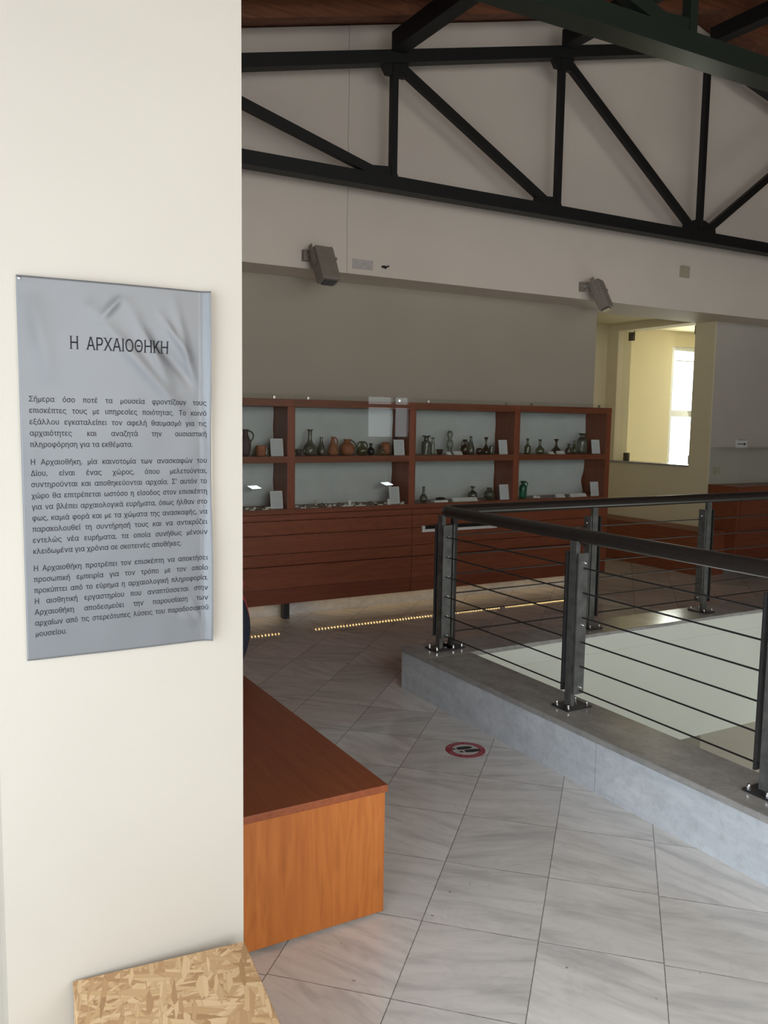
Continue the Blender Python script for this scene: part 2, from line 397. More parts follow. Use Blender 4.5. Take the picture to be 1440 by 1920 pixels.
rw.box(FX0, -.9, FY0-.2, FY0, 0, 2.7).box(2.4, 8.2, FY0-.2, FY0, 0, 2.7).box(9.3, FX1, FY0-.2, FY0, 0, 2.7).box(8.2, 9.3, FY0-.2, FY0, 0, 1.2)
rw.prism([(FX0, 2.7), (FX1, 2.7), (FX1, roofz(FX1)+.09), (XA, ZA+.09), (FX0, roofz(FX0)+.09)], 1, FY0-.2, FY0)
struct('wall_rear', rw, M['yellow'])
# free-standing pillar with the poster, and the partition wall it ends
PX0, PX1, PY = .158, .692, 1.88
struct('wall_pillar', MB().box(PX0, PX1, PY, 2.22, 0, roofz(.5)+.03), M['pillar'])
struct('wall_partition', MB().box(FX0, PX0+.02, 2.02, 2.2, 0, roofz(-.9)+.05), M['pillar'])
# alcove and the room beyond the glass
struct('wall_alcove', MB().box(5.2, 7.73, 8.0, 8.2, 0, 2.82).box(5.9, 6.01, 6.6, 8.0, 0, 2.82), M['yellow'])
struct('ceiling_alcove', MB().box(5.9, 7.73, 6.6, 8.2, 2.82, 2.95), M['yellow'])
gw = MB()
gw.box(7.73, 7.75, 6.38, 6.62, 0, 2.72).box(7.73, 7.95, 6.62, 6.65, 0, 2.735)
gw.box(7.73, 7.95, 7.815, 8.2, 0, 2.735)
gw.box(7.73, 7.95, 6.65, 7.815, 0, 1.13)
gw.box(7.73, 7.95, 6.62, 8.2, 2.735, 3.2)
struct('wall_alcove_side', gw, M['yellow'])
struct('trim_sill', MB().box(7.70, 7.96, 6.652, 7.99, 1.13, 1.152, .004), M['coping'])
WX0, WX1, WZ0, WZ1, WY = 10.55, 12.3, .7, 2.82, 9.5
rm = MB()
rm.box(7.95, WX0, WY, WY+.2, 0, 3.2).box(WX1, FX1, WY, WY+.2, 0, 3.2).box(WX0, WX1, WY, WY+.2, 0, WZ0).box(WX0, WX1, WY, WY+.2, WZ1, 3.2)
rm.box(7.75, 7.95, 8.2, WY+.2, 0, 3.2)
struct('wall_far_room', rm, M['yellow'])
struct('ceiling_far_room', MB().box(7.95, FX1, 6.62, WY, 3.05, 3.2), M['yellow'])
w = MB()
w.box(WX0+.001, WX0+.07, WY+.02, WY+.1, WZ0+.001, WZ1-.001).box(WX1-.07, WX1-.001, WY+.02, WY+.1, WZ0+.001, WZ1-.001).box(WX0+.07, WX1-.07, WY+.025, WY+.095, WZ1-.06, WZ1-.001).box(WX0+.07, WX1-.07, WY+.025, WY+.095, WZ0+.001, WZ0+.06)
w.box(WX0+.07, WX1-.07, WY+.03, WY+.09, 1.73, 1.83).box((WX0+WX1)/2-.04, (WX0+WX1)/2+.04, WY+.035, WY+.085, WZ0+.06, WZ1-.06).box(WX0+.07, WX1-.07, WY+.04, WY+.06, 2.60, 2.615)
wf = struct('window_1', w, M['white_frame'])
part('pane', MB().box(WX0+.07, WX1-.07, WY+.055, WY+.06, WZ0+.06, WZ1-.06), M['partition'], wf)
w = MB()
for a, b, c, d in ((8.2, 8.27, 1.2, 2.7), (9.23, 9.3, 1.2, 2.7), (8.27, 9.23, 1.2, 1.27), (8.27, 9.23, 2.63, 2.7), (8.27, 9.23, 1.86, 1.93), (8.84, 8.90, 1.27, 2.63)):
    w.box(a+.001, b-.001, FY0-.14-.1*(d-c)/10, FY0-.06+.1*(d-c)/10, c+.001, d-.001)
wf = struct('window_2', w, M['white_frame'])
part('pane', MB().box(8.27, 9.23, FY0-.11, FY0-.105, 1.27, 2.63), M['partition'], wf)
# stairwell below the floor
struct('wall_stairwell', MB().box(CX+.02, 9.5, 4.0, 4.26, -.61, .12), M['void'])
struct('wall_lower_left', MB().box(CX-.2, CX+.3, -.6, 6.2, -3.2, -.25).box(CX+.02, CX+.3, -.6, 4.0, -.25, .12), M['void'])
struct('wall_lower_rear', MB().box(CX-.2, 9.7, -.8, -.6, -3.2, .0), M['void'])
struct('wall_lower_right', MB().box(9.5, 9.7, -.6, 6.2, -3.2, .0), M['void'])
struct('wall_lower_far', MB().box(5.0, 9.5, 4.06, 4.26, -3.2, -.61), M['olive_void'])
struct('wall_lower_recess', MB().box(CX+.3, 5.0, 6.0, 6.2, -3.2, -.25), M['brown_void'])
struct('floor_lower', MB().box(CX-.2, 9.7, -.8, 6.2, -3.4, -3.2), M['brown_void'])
# baseboards under the cabinets
struct('baseboard_back', MB().box(FX0, 6.0, FY1-.015, FY1, 0, .10), M['base'])
struct('baseboard_right', MB().box(7.76, FX1, FY1-.015, FY1, 0, .10), M['base'])

# marble curb around the stairwell
c = empty('marble_curb', (CX, CY, 0), 'grey marble curb around the open stairwell carrying the railing', 'curb')
part('facing_slab', MB().box(CX, CX+.03, 2.637, CY, 0, .225), M['curb'], c)
part('facing_slab', MB().box(CX, CX+.03, -.6, 2.633, 0, .225), M['curb'], c)
part('facing_slab', MB().box(CX+.03, 9.5, CY-.03, CY, 0, .225), M['curb'], c)
part('core', MB().box(CX+.03, CX+.30, -.6, CY-.03, .0, .225).box(CX+.30, 9.5, 4.0, CY-.03, .121, .225), M['void'], c)
part('coping', MB().box(CX-.008, CX+.30, -.6, 3.997, .225, .253, .006), M['coping'], c)
part('coping', MB().box(CX-.008, 9.5, 3.997, CY+.008, .225, .253, .006), M['coping'], c)

# ================================================================== railing
RX, RY, RZ, RB = 2.752, 4.15, 1.08, .253
ra = empty('railing', (RX, RY, RB), 'dark steel railing with round brown handrail and thin cables around the stairwell', 'railing')
hr = [(RX, -.5, RZ), (RX, 1, RZ), (RX, RY-.09, RZ)]
for k in range(1, 8):
    a = PI/2*k/8; hr.append((RX+.09-.09*math.cos(a), RY-.09+.09*math.sin(a), RZ))
hr += [(RX+.09, RY, RZ), (5, RY, RZ), (9.3, RY, RZ)]
part('handrail', MB().tube(hr, .033, 20), M['rail'], ra, True)
CZ = [.345+.117*k for k in range(6)]
for z in CZ:
    part('cable', MB().cyl((RX, -.5, z), (RX, RY-.03, z), .0040, 8), M['cable'], ra, True)
    part('cable', MB().cyl((RX+.03, RY, z), (9.3, RY, z), .0040, 8), M['cable'], ra, True)
def post(x, y, along, corner=False):
    """along = 1 for a run along y, 0 for a run along x"""
    def B(mb, a0, a1, c0, c1, z0, z1, bev=0):      # a: along the run, c: across it
        return mb.box(x+c0, x+c1, y+a0, y+a1, z0, z1, bev) if along else mb.box(x+a0, x+a1, y+c0, y+c1, z0, z1, bev)
    p = part('post', B(MB(), -.022, .022, -.028, -.004, RB+.008, RZ-.025, .001), M['steel'], ra)
    for s in (-1, 1):
        part('side_plate', B(MB(), s*.042-.005, s*.042+.005, -.033, .027, RB+.075, 1.0, .001), M['steel'] if s*(1 if along else 1) < 0 else M['darksteel'], p)  # shade on the farther plate is put in as darker steel
    part('base_plate', B(MB(), -.055, .055, -.075, .075, RB, RB+.01, .001), M['darksteel'], p)
    for i in (-1, 1):
        for j in (-1, 1):
            a, cc = i*.04, j*.058
            px, py = (x+cc, y+a) if along else (x+a, y+cc)
            part('bolt', MB().cyl((px, py, RB+.01), (px, py, RB+.02), .009, 8).sphere((px, py, RB+.022), .0075, 10), M['chrome'], p, True)
    for z in (CZ if corner else (.36, .66, .955)):
        px, py = (x+.004, y-.047) if along else (x-.047, y-.004)
        q = (px, py-.007, z) if along else (px-.007, py, z)
        part('bolt', MB().cyl((px, py, z), q, .007, 8).sphere(q, .0055, 10), M['chrome'], p, True)
    if corner:
        part('side_plate', MB().box(x+.050, x+.058, y-.03, y+.03, RB+.075, 1.0, .001), M['steel'], p)
        part('base_plate', MB().box(x+.03, x+.14, y-.045, y+.075, RB, RB+.01, .001).box(x+.06, x+.09, y-.01, y+.02, RB+.01, RZ-.025), M['darksteel'], p)
        for px, py in ((x+.125, y-.03), (x+.125, y+.06), (x+.07, y+.06)):
            part('bolt', MB().cyl((px, py, RB+.01), (px, py, RB+.02), .009, 8).sphere((px, py, RB+.022), .0075, 10), M['chrome'], p, True)
post(RX+.01, RY-.02, 1, True)
for yy in (2.985, 1.92, .86): post(RX, yy, 1)
for xx in (3.945, 5.04, 6.15, 7.27, 8.4): post(xx, RY, 0)

# ================================================================== roof trusses
def truss(Y, label, mat):
    t = empty('roof_truss', (XA, Y, 3.355), label, 'truss', 'steel roof trusses')
    ZB = 3.355
    def tz(x): return 5.03-.236*abs(x-XA)
    part('bottom_chord', MB().box(FX0+.05, FX1-.05, Y-.05, Y+.05, ZB-.045, ZB+.045).box(FX0+.05, FX1-.05, Y-.062, Y+.062, ZB-.055, ZB-.04), mat, t)
    for s in (-1, 1):
        xe = XA+s*7.6
        part('top_chord', MB().bar((XA, Y, tz(XA)), (xe, Y, tz(xe)), .09, .10), mat, t)
        nodes = [XA, XA+s*1.73, XA+s*3.32, XA+s*4.92, XA+s*6.5]
        for i in range(1, 5):
            x = nodes[i]
            part('vertical', MB().bar((x, Y, ZB+.04), (x, Y, tz(x)-.04), .05, .05), mat, t)
            part('diagonal', MB().bar((nodes[i-1]+s*.05, Y, ZB+.03), (x-s*.04, Y, tz(x)-.05), .065, .05), mat, t)
            b = x
            part('gusset_plate', MB().prism([(b-.12, tz(b-.12)-.03), (b-.12, tz(b-.12)), (b+.12, tz(b+.12)), (b+.12, tz(b+.12)-.03), (b+.09, tz(b)-.13), (b-.07, tz(b)-.13)], 1, Y-.02, Y+.02), mat, t)
            part('gusset_plate', MB().prism([(b-.26*max(s*-1, .4), ZB), (b+.26*max(s, .25), ZB), (b+.26*max(s, .25)-.06, ZB+.12), (b-.26*max(s*-1, .4)+.03, ZB+.10)], 1, Y-.02, Y+.02), mat, t)
    part('vertical', MB().bar((XA, Y, ZB+.04), (XA, Y, tz(XA)-.03), .05, .05), mat, t)
    part('gusset_plate', MB().prism([(XA-.22, ZB), (XA+.22, ZB), (XA+.2, ZB+.1), (XA+.06, ZB+.15), (XA-.06, ZB+.15), (XA-.2, ZB+.1)], 1, Y-.02, Y+.02), mat, t)
    return tz
tz = truss(5.7, 'black steel roof truss standing close in front of the gable wall', M['truss'])
truss(2.95, 'dark green-black roof truss nearest, only its chord showing at top right', M['truss_g'])
for x, lab in ((3.28, 'black tie beam under the roof running from the left top joint of the far truss'), (4.87, 'black tie beam under the roof running from the middle top joint of the far truss'),
               (6.6, 'black tie beam under the roof at the ridge between both trusses')):
    z = tz(x)+.09
    tag(MB().box(x-.06, x+.06, 3.01, 5.64, z-.07, z+.06, .004).build('tie_beam', M['truss']), lab, 'beam', 'tie beams between the trusses')

# ================================================================== fittings on the gable wall
def flood(x, z, tilt, turn, label):
    t = empty('floodlight', (x, 5.97, z), label, 'light', 'floodlights on the beam')
    part('mount', MB().box(x-.10, x-.05, 5.93, 5.97, z-.03, z+.05).bar((x-.075, 5.94, z+.01), (x, 5.86, z+.03), .025, .02), M['lampbody'], t)
    m = Matrix.Translation((x+.015, 5.86, z+.02)) @ Matrix.Rotation(turn, 4, 'Z') @ Matrix.Rotation(tilt, 4, 'X')
    h = part('housing', MB().box(-.08, .08, -.05, .05, -.235, .035, .012, m).box(-.085, .085, -.055, .055, -.07, -.055, 0, m), M['lampbody'], t)
    for q in (-.0885, .0885): part('bracket', MB().box(q-.0035, q+.0035, -.02, .02, -.1, .06, 0, m), M['lampbody'], t)
    part('lens', MB().box(-.05, .05, -.035, .035, -.246, -.236, 0, m), M['lampglass'], t, label='dark glass front')
flood(2.765, 2.80, math.radians(-24), math.radians(8), 'beige floodlight on the beam, left one, above the display cabinet')
flood(5.49, 2.815, math.radians(-24), math.radians(28), 'beige floodlight on the beam, right one, beside the alcove')
t = empty('junction_box', (6.73, 5.97, 3.05), 'small beige square junction box high on the wall above the alcove', 'box')
part('housing', MB().box(6.67, 6.79, 5.945, 5.97, 3.03, 3.14, .006), M['boxplastic'], t); part('cover', MB().box(6.68, 6.78, 5.937, 5.945, 3.04, 3.13, .003), M['boxplastic'], t)
tag(MB().box(3.09, 3.27, 5.966, 5.97, 2.76, 2.835).build('filler_patch', M['patch']), 'rough grey filled patch on the beam beside the left floodlight', 'patch')
t = empty('loose_wire', (3.36, 5.97, 2.80), 'black frayed wire end sticking out right of the filled patch', 'wire')
part('wire', MB().tube([(3.355, 5.97, 2.802), (3.36, 5.95, 2.80), (3.38, 5.94, 2.795), (3.40, 5.945, 2.805)], .006, 8), M['black'], t)
part('wire', MB().tube([(3.35, 5.97, 2.798), (3.365, 5.945, 2.79), (3.375, 5.94, 2.782)], .006, 8), M['black'], t)

# ================================================================== display cabinet
FYc, BYc, ZT, ZM, ZN, ZB = 6.08, 6.365, 1.752, 1.313, .905, .157
XS = [.40, 1.50, 2.605, 3.702, 4.80, 5.905]; UW = .063
cb = empty('display_cabinet', (3.2, 6.2, 0), 'long red-brown wooden display cabinet along the back wall with two rows of glazed bays', 'cabinet')
part('top_rail', MB().box(XS[0], 5.97, FYc, BYc, 1.695, ZT, .002), M['cab_h'], cb)
part('shelf', MB().box(XS[0], 5.97, FYc+.003, BYc, 1.262, ZM, .002), M['cab_h'], cb)
part('shelf', MB().box(XS[0], 5.97, FYc+.003, BYc, ZN-.04, ZN, .002), M['cab_h'], cb)
for x in XS: part('upright', MB().box(x, x+UW, FYc+.001, BYc, ZN, 1.695, .002), M['cab_v'], cb)
for x0, x1 in ((XS[0], 3.740), (3.744, 5.97)):
    for z0, z1, rec in ((.462+.004, .553, 0), (.557, .700, 0), (.704, .811, 0), (.815, .862, 0), (.282, .456, 0)):
        part('board', MB().box(x0, x1, FYc+rec, FYc+.03, z0, z1, .0015), M['cab_h'], cb)
    part('board', MB().box(x0, x1, FYc+.006, FYc+.03, ZB, .279, .0015), M['cab_dark'], cb, label='darker lowest board')
part('carcass', MB().box(XS[0]+.01, 5.955, FYc+.032, BYc, ZB+.004, ZN-.042), M['cab_dark'], cb)
part('end_panel', MB().box(5.945, 5.97, FYc+.031, BYc, ZB, .864), M['cab_y'], cb)
part('back_board', MB().box(XS[0], 5.97, BYc+.001, BYc+.012, ZN, 1.70), M['cab_dark'], cb)
for i in range(5):
    x0, x1 = XS[i]+UW, XS[i+1]
    for z0, z1, cut in ((ZM+.002, 1.693, .002), (ZN+.002, 1.260, .004)):
        mb = MB(); n = 24
        # hung sheet, its right edge a little wavy
        for j in range(n):
            za, zb = z0+(z1-z0)*j/n, z0+(z1-z0)*(j+1)/n
            wv = (.035*math.exp(-((j/n-.35)/.22)**2) if (i == 4 and z0 < 1) else .003*math.sin(j*.5+i)+.003)
            mb.box(x0+.002, x1-.002-wv, BYc-.006, BYc-.001, za, zb)
        bmesh.ops.remove_doubles(mb.bm, verts=mb.bm.verts, dist=1e-5)
        part('lining', mb, M['lining'], cb, label='pale grey sheet lining the back')
    part('glass_pane', MB().box(x0-.012, x1+.012-(.03 if i < 4 else 0), FYc-.008, FYc-.002, ZM-.02, 1.788), M['glass'], cb)
    part('glass_pane', MB().box(x0-.012, x1+.012-(.03 if i < 4 else 0), FYc-.008, FYc-.002, ZN-.01, ZM-.024), M['glass'], cb)
    for q in (x0+.1, x1-.12):
        part('glass_clip', MB().box(q, q+.02, FYc-.011, FYc+.004, ZT, ZT+.022, .002), M['chrome'], cb)
for x in (.8, 2.66): part('leg', MB().box(x-.025, x+.025, 6.22, 6.28, 0, ZB), M['black'], cb)
vg = empty('vent_grille', (4.2, FYc, .69), 'white narrow tray with black comb slots on the front of the wooden cabinet', 'grille')
part('tray', MB().box(3.834, 4.62, FYc-.02, FYc-.001, .662, .686, .002).box(3.834, 3.862, FYc-.02, FYc-.001, .686, .716, .002), M['white'], vg)
mb = MB().box(3.863, 4.62, FYc-.010, FYc-.001, .687, .716)
for k in range(44): mb.box(3.87+k*.017, 3.877+k*.017, FYc-.016, FYc-.010, .687, .714)
part('comb', mb, M['black'], vg)

# warm LED strips under the cabinet
for x0, x1, w in ((.6, 2.63, 'left'), (2.93, 4.85, 'middle'), (4.90, 5.85, 'right')):
    t = empty('led_strip', (x0, 6.27, .13), 'warm %s length of LED strip under the wooden display cabinet, mirrored in the floor' % w, 'light', 'led strips under the cabinet')
    part('channel', MB().box(x0, x1, 6.262, 6.278, .130, ZB+.003), M['darksteel'], t)
    mb = MB(); k = x0+.012
    while k < x1-.01: mb.box(k, k+.004, 6.259, 6.281, .126, .131); k += .029
    d = part('diodes', mb, M['led'], t); d['label'] = 'row of small warm diodes'

# ================================================================== vessels and cards
def sm(prof, n=3):
    """round a coarse profile with a Catmull-Rom pass"""
    out = []
    for i in range(len(prof)-1):
        p0, p1, p2, p3 = prof[max(i-1, 0)], prof[i], prof[i+1], prof[min(i+2, len(prof)-1)]
        for k in range(n):
            t = k/n
            out.append(tuple(.5*((2*p1[d])+(-p0[d]+p2[d])*t+(2*p0[d]-5*p1[d]+4*p2[d]-p3[d])*t*t+(-p0[d]+3*p1[d]-3*p2[d]+p3[d])*t**3) for d in (0, 1)))
    out.append(prof[-1]); return out
PR = {  # radius as a share of half the width, height as a share of the height
 'flask': [(.5, 0), (.9, .06), (1, .2), (.85, .36), (.45, .5), (.3, .62), (.3, .92), (.42, .97), (.42, 1)],
 'pear': [(.6, 0), (.95, .08), (1, .22), (.8, .45), (.45, .68), (.32, .85), (.36, .96), (.42, 1)],
 'jug': [(.55, 0), (.8, .12), (1, .4), (.95, .55), (.6, .72), (.45, .82), (.5, .95), (.62, 1)],
 'round': [(.45, 0), (.8, .1), (1, .36), (.92, .6), (.55, .78), (.42, .84), (.46, .95), (.58, 1)],
 'bulb': [(.4, 0), (.85, .1), (1, .32), (.85, .52), (.4, .66), (.3, .74), (.32, .9), (.55, .96), (.55, 1)],
 'cyl': [(.9, 0), (1, .05), (1, .62), (.7, .7), (.52, .74), (.5, .88), (.85, .95), (.88, 1)],
 'jar': [(.75, 0), (.9, .05), (1, .4), (1, .62), (.8, .74), (.5, .8), (.5, .9), (.82, .97), (.85, 1)],
 'bowl': [(.4, 0), (.55, .12), (.85, .5), (1, .9), (1, 1)],
 'cup': [(.8, 0), (.95, .08), (1, .8), (.92, 1)],
 'vial': [(.9, 0), (1, .1), (.9, .6), (.6, .75), (.6, .92), (1, .97), (1, 1)],
 'sculpt': [(.7, 0), (.75, .06), (.45, .14), (.85, .3), (1, .45), (.75, .58), (.5, .66), (.8, .78), (.75, .9), (.45, 1)],
 'pot': [(.5, 0), (.85, .15), (1, .5), (.85, .85), (.6, .95), (.65, 1)],
 'flare': [(.8, 0), (1, .08), (.95, .22), (.6, .38), (.28, .52), (.22, .8), (.45, .95), (.5, 1)],
 'bottle': [(.9, 0), (1, .06), (1, .45), (.75, .55), (.42, .62), (.38, .92), (.6, .96), (.6, 1)],
}
def vessel(kind, name, prof, x, H, Wd, mat, label, cat, shelf=ZM, y=6.18, handles=(), hmat=None, group=None):
    R = Wd/2
    o = MB().lathe([(a*R, b*H) for a, b in sm(PR[prof])]+[(PR[prof][-1][0]*R*.8, H), (PR[prof][-1][0]*R*.7, H*.93)], (x, y, shelf+.001), 22).build(name, M[mat], None, 50, (x, y, shelf))
    tag(o, label, cat, group)
    for a, z0, z1, out in handles:
        # loop from the neck (z1) to the shoulder (z0); a is the bearing
        ca, sa = math.cos(a), math.sin(a)
        def rad(zz):
            pr = PR[prof]
            for (r0, h0), (r1, h1) in zip(pr, pr[1:]):
                if h0 <= zz <= h1: return (r0+(r1-r0)*(zz-h0)/(h1-h0+1e-9))*R
            return pr[-1][0]*R
        pts = []
        for k in range(9):
            q = k/8; zz = z1+(z0-z1)*q
            rr = rad(z1)*(1-q)+rad(z0)*q - .001 + out*math.sin(PI*q)
            pts.append((x+ca*rr, y+sa*rr, shelf+(zz+.10*math.sin(PI*q)*(1-q))*H))
        part('handle', MB().tube(pts, .0055, 8), M[hmat or mat], o, True)
    return o
def card(x, H, Wd, shelf, label, y=6.13, lean=.16):
    m = Matrix.Translation((x, y, shelf+.001)) @ Matrix.Rotation(random.uniform(-.05, .08), 4, 'Z') @ Matrix.Rotation(-lean, 4, 'X')
    o = MB().box(-Wd/2, Wd/2, 0, .003, 0, H, 0, m).build('info_card', M['card'], None, False, (x, y, shelf))
    tag(o, label, 'card', 'printed cards in the display cabinet')
    part('stand', MB().box(-.012, .012, .003, .006, .0, H*.7, 0, m).bar((x, y+H*.7*math.sin(lean)+.004, shelf+H*.62), (x, y+.055, shelf+.001), .02, .003), M['card'], o)
G = 'vessels in the display cabinet'
a = 0.0
vessel('v', 'clay_jug', 'jug', 2.30, .203, .085, 'darkclay', 'dark purple-brown clay jug at the far left of the upper row, beside the white pillar', 'jug', handles=((-.2, .55, .95, .03),))
vessel('v', 'clay_cup', 'cup', 2.424, .078, .085, 'terracotta', 'low terracotta cup between the dark jug and the leftmost upper card', 'cup')
vessel('v', 'glass_beaker', 'cup', 2.478, .06, .035, 'g_clear', 'small clear glass beaker beside the terracotta cup and leftmost upper card', 'glass', y=6.2)
card(2.541, .136, .104, ZM, 'white printed card in the leftmost visible bay, upper row')
o = vessel('v', 'clay_bowl', 'bowl', 2.742, .05, .062, 'darkclay', 'small dark clay bowl left of the long-necked flask', 'bowl')
part('spout', MB().tube([(2.712, 6.18, ZM+.02), (2.697, 6.18, ZM+.06), (2.693, 6.18, ZM+.10), (2.692, 6.18, ZM+.135)], [.012, .010, .007, .005], 8), M['darkclay'], o, True)
vessel('v', 'glass_flask', 'flask', 2.838, .207, .112, 'g_grey', 'tall round-bodied grey glass flask with long neck, left in second bay', 'flask')
vessel('v', 'glass_flask', 'pear', 2.974, .145, .068, 'g_grey', 'pear-shaped grey glass flask left of the tall terracotta jug', 'flask', y=6.255)
vessel('v', 'clay_jug', 'pear', 3.041, .150, .088, 'terracotta', 'tall pear-shaped terracotta jug leaning beside the grey glass flask', 'jug', handles=((.1, .5, .96, .02),))
vessel('v', 'clay_jug', 'round', 3.171, .130, .122, 'terracotta', 'round terracotta jug with dark strap handle, middle of second bay', 'jug', handles=((-.1, .3, .95, .03),), hmat='darkclay')
vessel('v', 'glass_jar', 'bulb', 3.309, .114, .096, 'g_olive', 'olive glass jar with two small handles', 'jar', handles=((-.2, .5, .93, .012), (PI-.2, .5, .93, .012)))
vessel('v', 'glass_bottle', 'bulb', 3.384, .097, .064, 'blackglaze', 'small black round bottle beside the olive two-handled jar', 'bottle', y=6.17)
vessel('v', 'glass_jar', 'bulb', 3.480, .075, .060, 'g_amber', 'small amber glass jar in front of the round terracotta pot', 'jar', y=6.15)
vessel('v', 'clay_pot', 'pot', 3.546, .107, .090, 'terracotta', 'round terracotta pot beside the card in second bay', 'pot', y=6.21)
card(3.666-.035, .130, .099, ZM, 'white printed card at the right end of second bay, upper row', y=6.12)
vessel('v', 'glass_vial', 'vial', 3.636, .155, .027, 'blackglaze', 'thin dark vial whose black mouth shows above the card', 'vial', y=6.19)
vessel('v', 'glass_jar', 'cyl', 3.931, .164, .080, 'g_grey', 'cylindrical grey glass jar with flared rim, left in third bay', 'jar')
vessel('v', 'glass_vial', 'vial', 4.024, .147, .036, 'g_clear', 'slim clear glass vial right of the cylindrical grey jar', 'vial', y=6.22)
vessel('v', 'glass_bowl', 'bowl', 4.068, .046, .062, 'g_brown', 'low brown glass bowl behind small white labels', 'bowl')
vessel('v', 'glass_bottle', 'sculpt', 4.20, .205, .064, 'g_clear', 'tall moulded glass bottle with pinched waist in third bay', 'bottle', y=6.22)
vessel('v', 'glass_flask', 'bulb', 4.332, .131, .074, 'g_brown', 'brownish glass flask with two tiny handles, middle of third bay', 'flask', handles=((0, .5, .92, .01), (PI, .5, .92, .01)))
vessel('v', 'glass_flask', 'pear', 4.418, .160, .068, 'g_grey', 'pointed pear-shaped glass flask, middle of third bay', 'flask', y=6.21)
vessel('v', 'glass_jar', 'pot', 4.462, .057, .062, 'g_brown', 'small dark round glass jar at the foot of the pointed flask', 'jar', y=6.14)
vessel('v', 'glass_bottle', 'flare', 4.563, .152, .078, 'g_brown', 'dark brown cone-shaped bottle with flared lip near third bay card', 'bottle')
vessel('v', 'glass_jar', 'cup', 4.64, .075, .048, 'g_grey', 'small grey glass jar between the brown bottle and third bay card', 'jar', y=6.2)
card(4.724, .130, .096, ZM, 'white printed card at the right end of third bay, upper row')
vessel('v', 'glass_bottle', 'bottle', 5.036, .142, .060, 'g_olive', 'olive glass bottle with square shoulders, left in fourth bay', 'bottle')
vessel('v', 'glass_flask', 'flask', 5.181, .133, .084, 'g_olive', 'round olive glass flask with short neck in fourth bay', 'flask')
vessel('v', 'glass_flask', 'flare', 5.395, .137, .094, 'g_brown', 'brown glass flask with wide foot and flared neck in fourth bay', 'flask', y=6.2)
vessel('v', 'glass_bottle', 'bottle', 5.532, .091, .061, 'g_brown', 'squat brown glass bottle right of the flared flask', 'bottle')
vessel('v', 'glass_bottle', 'pear', 5.600, .122, .050, 'g_olive', 'slim olive bottle left of the largest dark jar', 'bottle')
vessel('v', 'glass_jar', 'jar', 5.700, .194, .100, 'g_grey', 'largest dark grey glass jar with wide lip, right in fourth bay', 'jar')
card(5.837, .134, .100, ZM, 'white printed card at the right end of fourth bay, upper row')
# lower row
card(2.539, .138, .104, ZN, 'white printed card in the leftmost visible bay, lower row')
card(3.600, .145, .099, ZN, 'white printed card at the right of second bay, lower row')
card(4.752, .136, .100, ZN, 'white printed card at the right end of third bay, lower row')
card(5.845, .136, .104, ZN, 'white printed card at the right end of fourth bay, lower row')
vessel('v', 'glass_bottle', 'flask', 3.914, .134, .070, 'g_grey', 'small long-necked grey glass bottle at lower left of third bay', 'bottle', ZN)
vessel('v', 'glass_jar', 'bulb', 4.460, .120, .088, 'g_grey', 'round grey glass jar behind the long white label, lower third bay', 'jar', ZN, 6.22)
vessel('v', 'glass_jar', 'round', 4.614, .106, .100, 'g_grey', 'squat round grey glass jar beside the lower card of third bay', 'jar', ZN)
vessel('v', 'glass_jug', 'jar', 4.998, .158, .072, 'g_green', 'green glass jug with handle at lower left of fourth bay', 'jug', ZN, 6.18, ((0, .6, .96, .02),))
def slab(name, x, w, d, h, mat, label, cat, shelf, y=6.12, rot=0, group=None):
    m = Matrix.Translation((x, y, shelf+.001)) @ Matrix.Rotation(rot, 4, 'Z')
    return tag(MB().box(-w/2, w/2, -d/2, d/2, 0, h, .0015, m).build(name, M[mat], None, False, (x, y, shelf)), label, cat, group)
def tent(x, w, h, shelf, label, y=6.115, rot=0, group=None):
    """folded label: sloping front on a thin foot"""
    m = Matrix.Translation((x, y, shelf+.001)) @ Matrix.Rotation(rot, 4, 'Z')
    mb = MB().prism([(-.02, 0), (.015, 0), (.012, h), (.006, h)], 0, -w/2, w/2); bmesh.ops.transform(mb.bm, matrix=m, verts=mb.bm.verts)
    return tag(mb.build('label_strip', M['label'], None, False, (x, y, shelf)), label, 'label', group)
tent(4.118, .045, .026, ZM, 'short white label in front of the low brown bowl')
tent(4.213, .086, .030, ZM, 'longer white label below the tall moulded glass bottle')
tent(5.262, .055, .024, ZM, 'short white label right of the round olive flask')
tent(5.374, .088, .028, ZM, 'white label in front of the brown flared flask')
o = slab('tray', 4.046, .140, .06, .018, 'label', 'white tray holding a black oval object in lower third bay', 'tray', ZN, 6.13)
tag(MB().sphere((4.055, 6.13, ZN+.032), .05, 16, (1, .5, .24)).build('oval_plate', M['black'], None, True, (4.055, 6.13, ZN+.02)), 'black oval plate lying on the white tray', 'plate')
tent(4.299, .262, .032, ZN, 'long white label strip along the front of lower third bay')
mb = MB(); mb.sphere((5.10, 6.13, ZN+.014), .014, 10, (1.6, 1, 1)).sphere((5.125, 6.125, ZN+.013), .013, 10, (1.4, 1, .9)).sphere((5.148, 6.13, ZN+.012), .012, 10)
tag(mb.build('crumpled_label', M['label'], None, False, (5.12, 6.13, ZN)), 'crumpled white paper right of the green jug', 'paper')
tent(5.388, .105, .030, ZN, 'white label, left of two along lower fourth bay')
tent(5.614, .195, .030, ZN, 'long white label at the right along lower fourth bay')
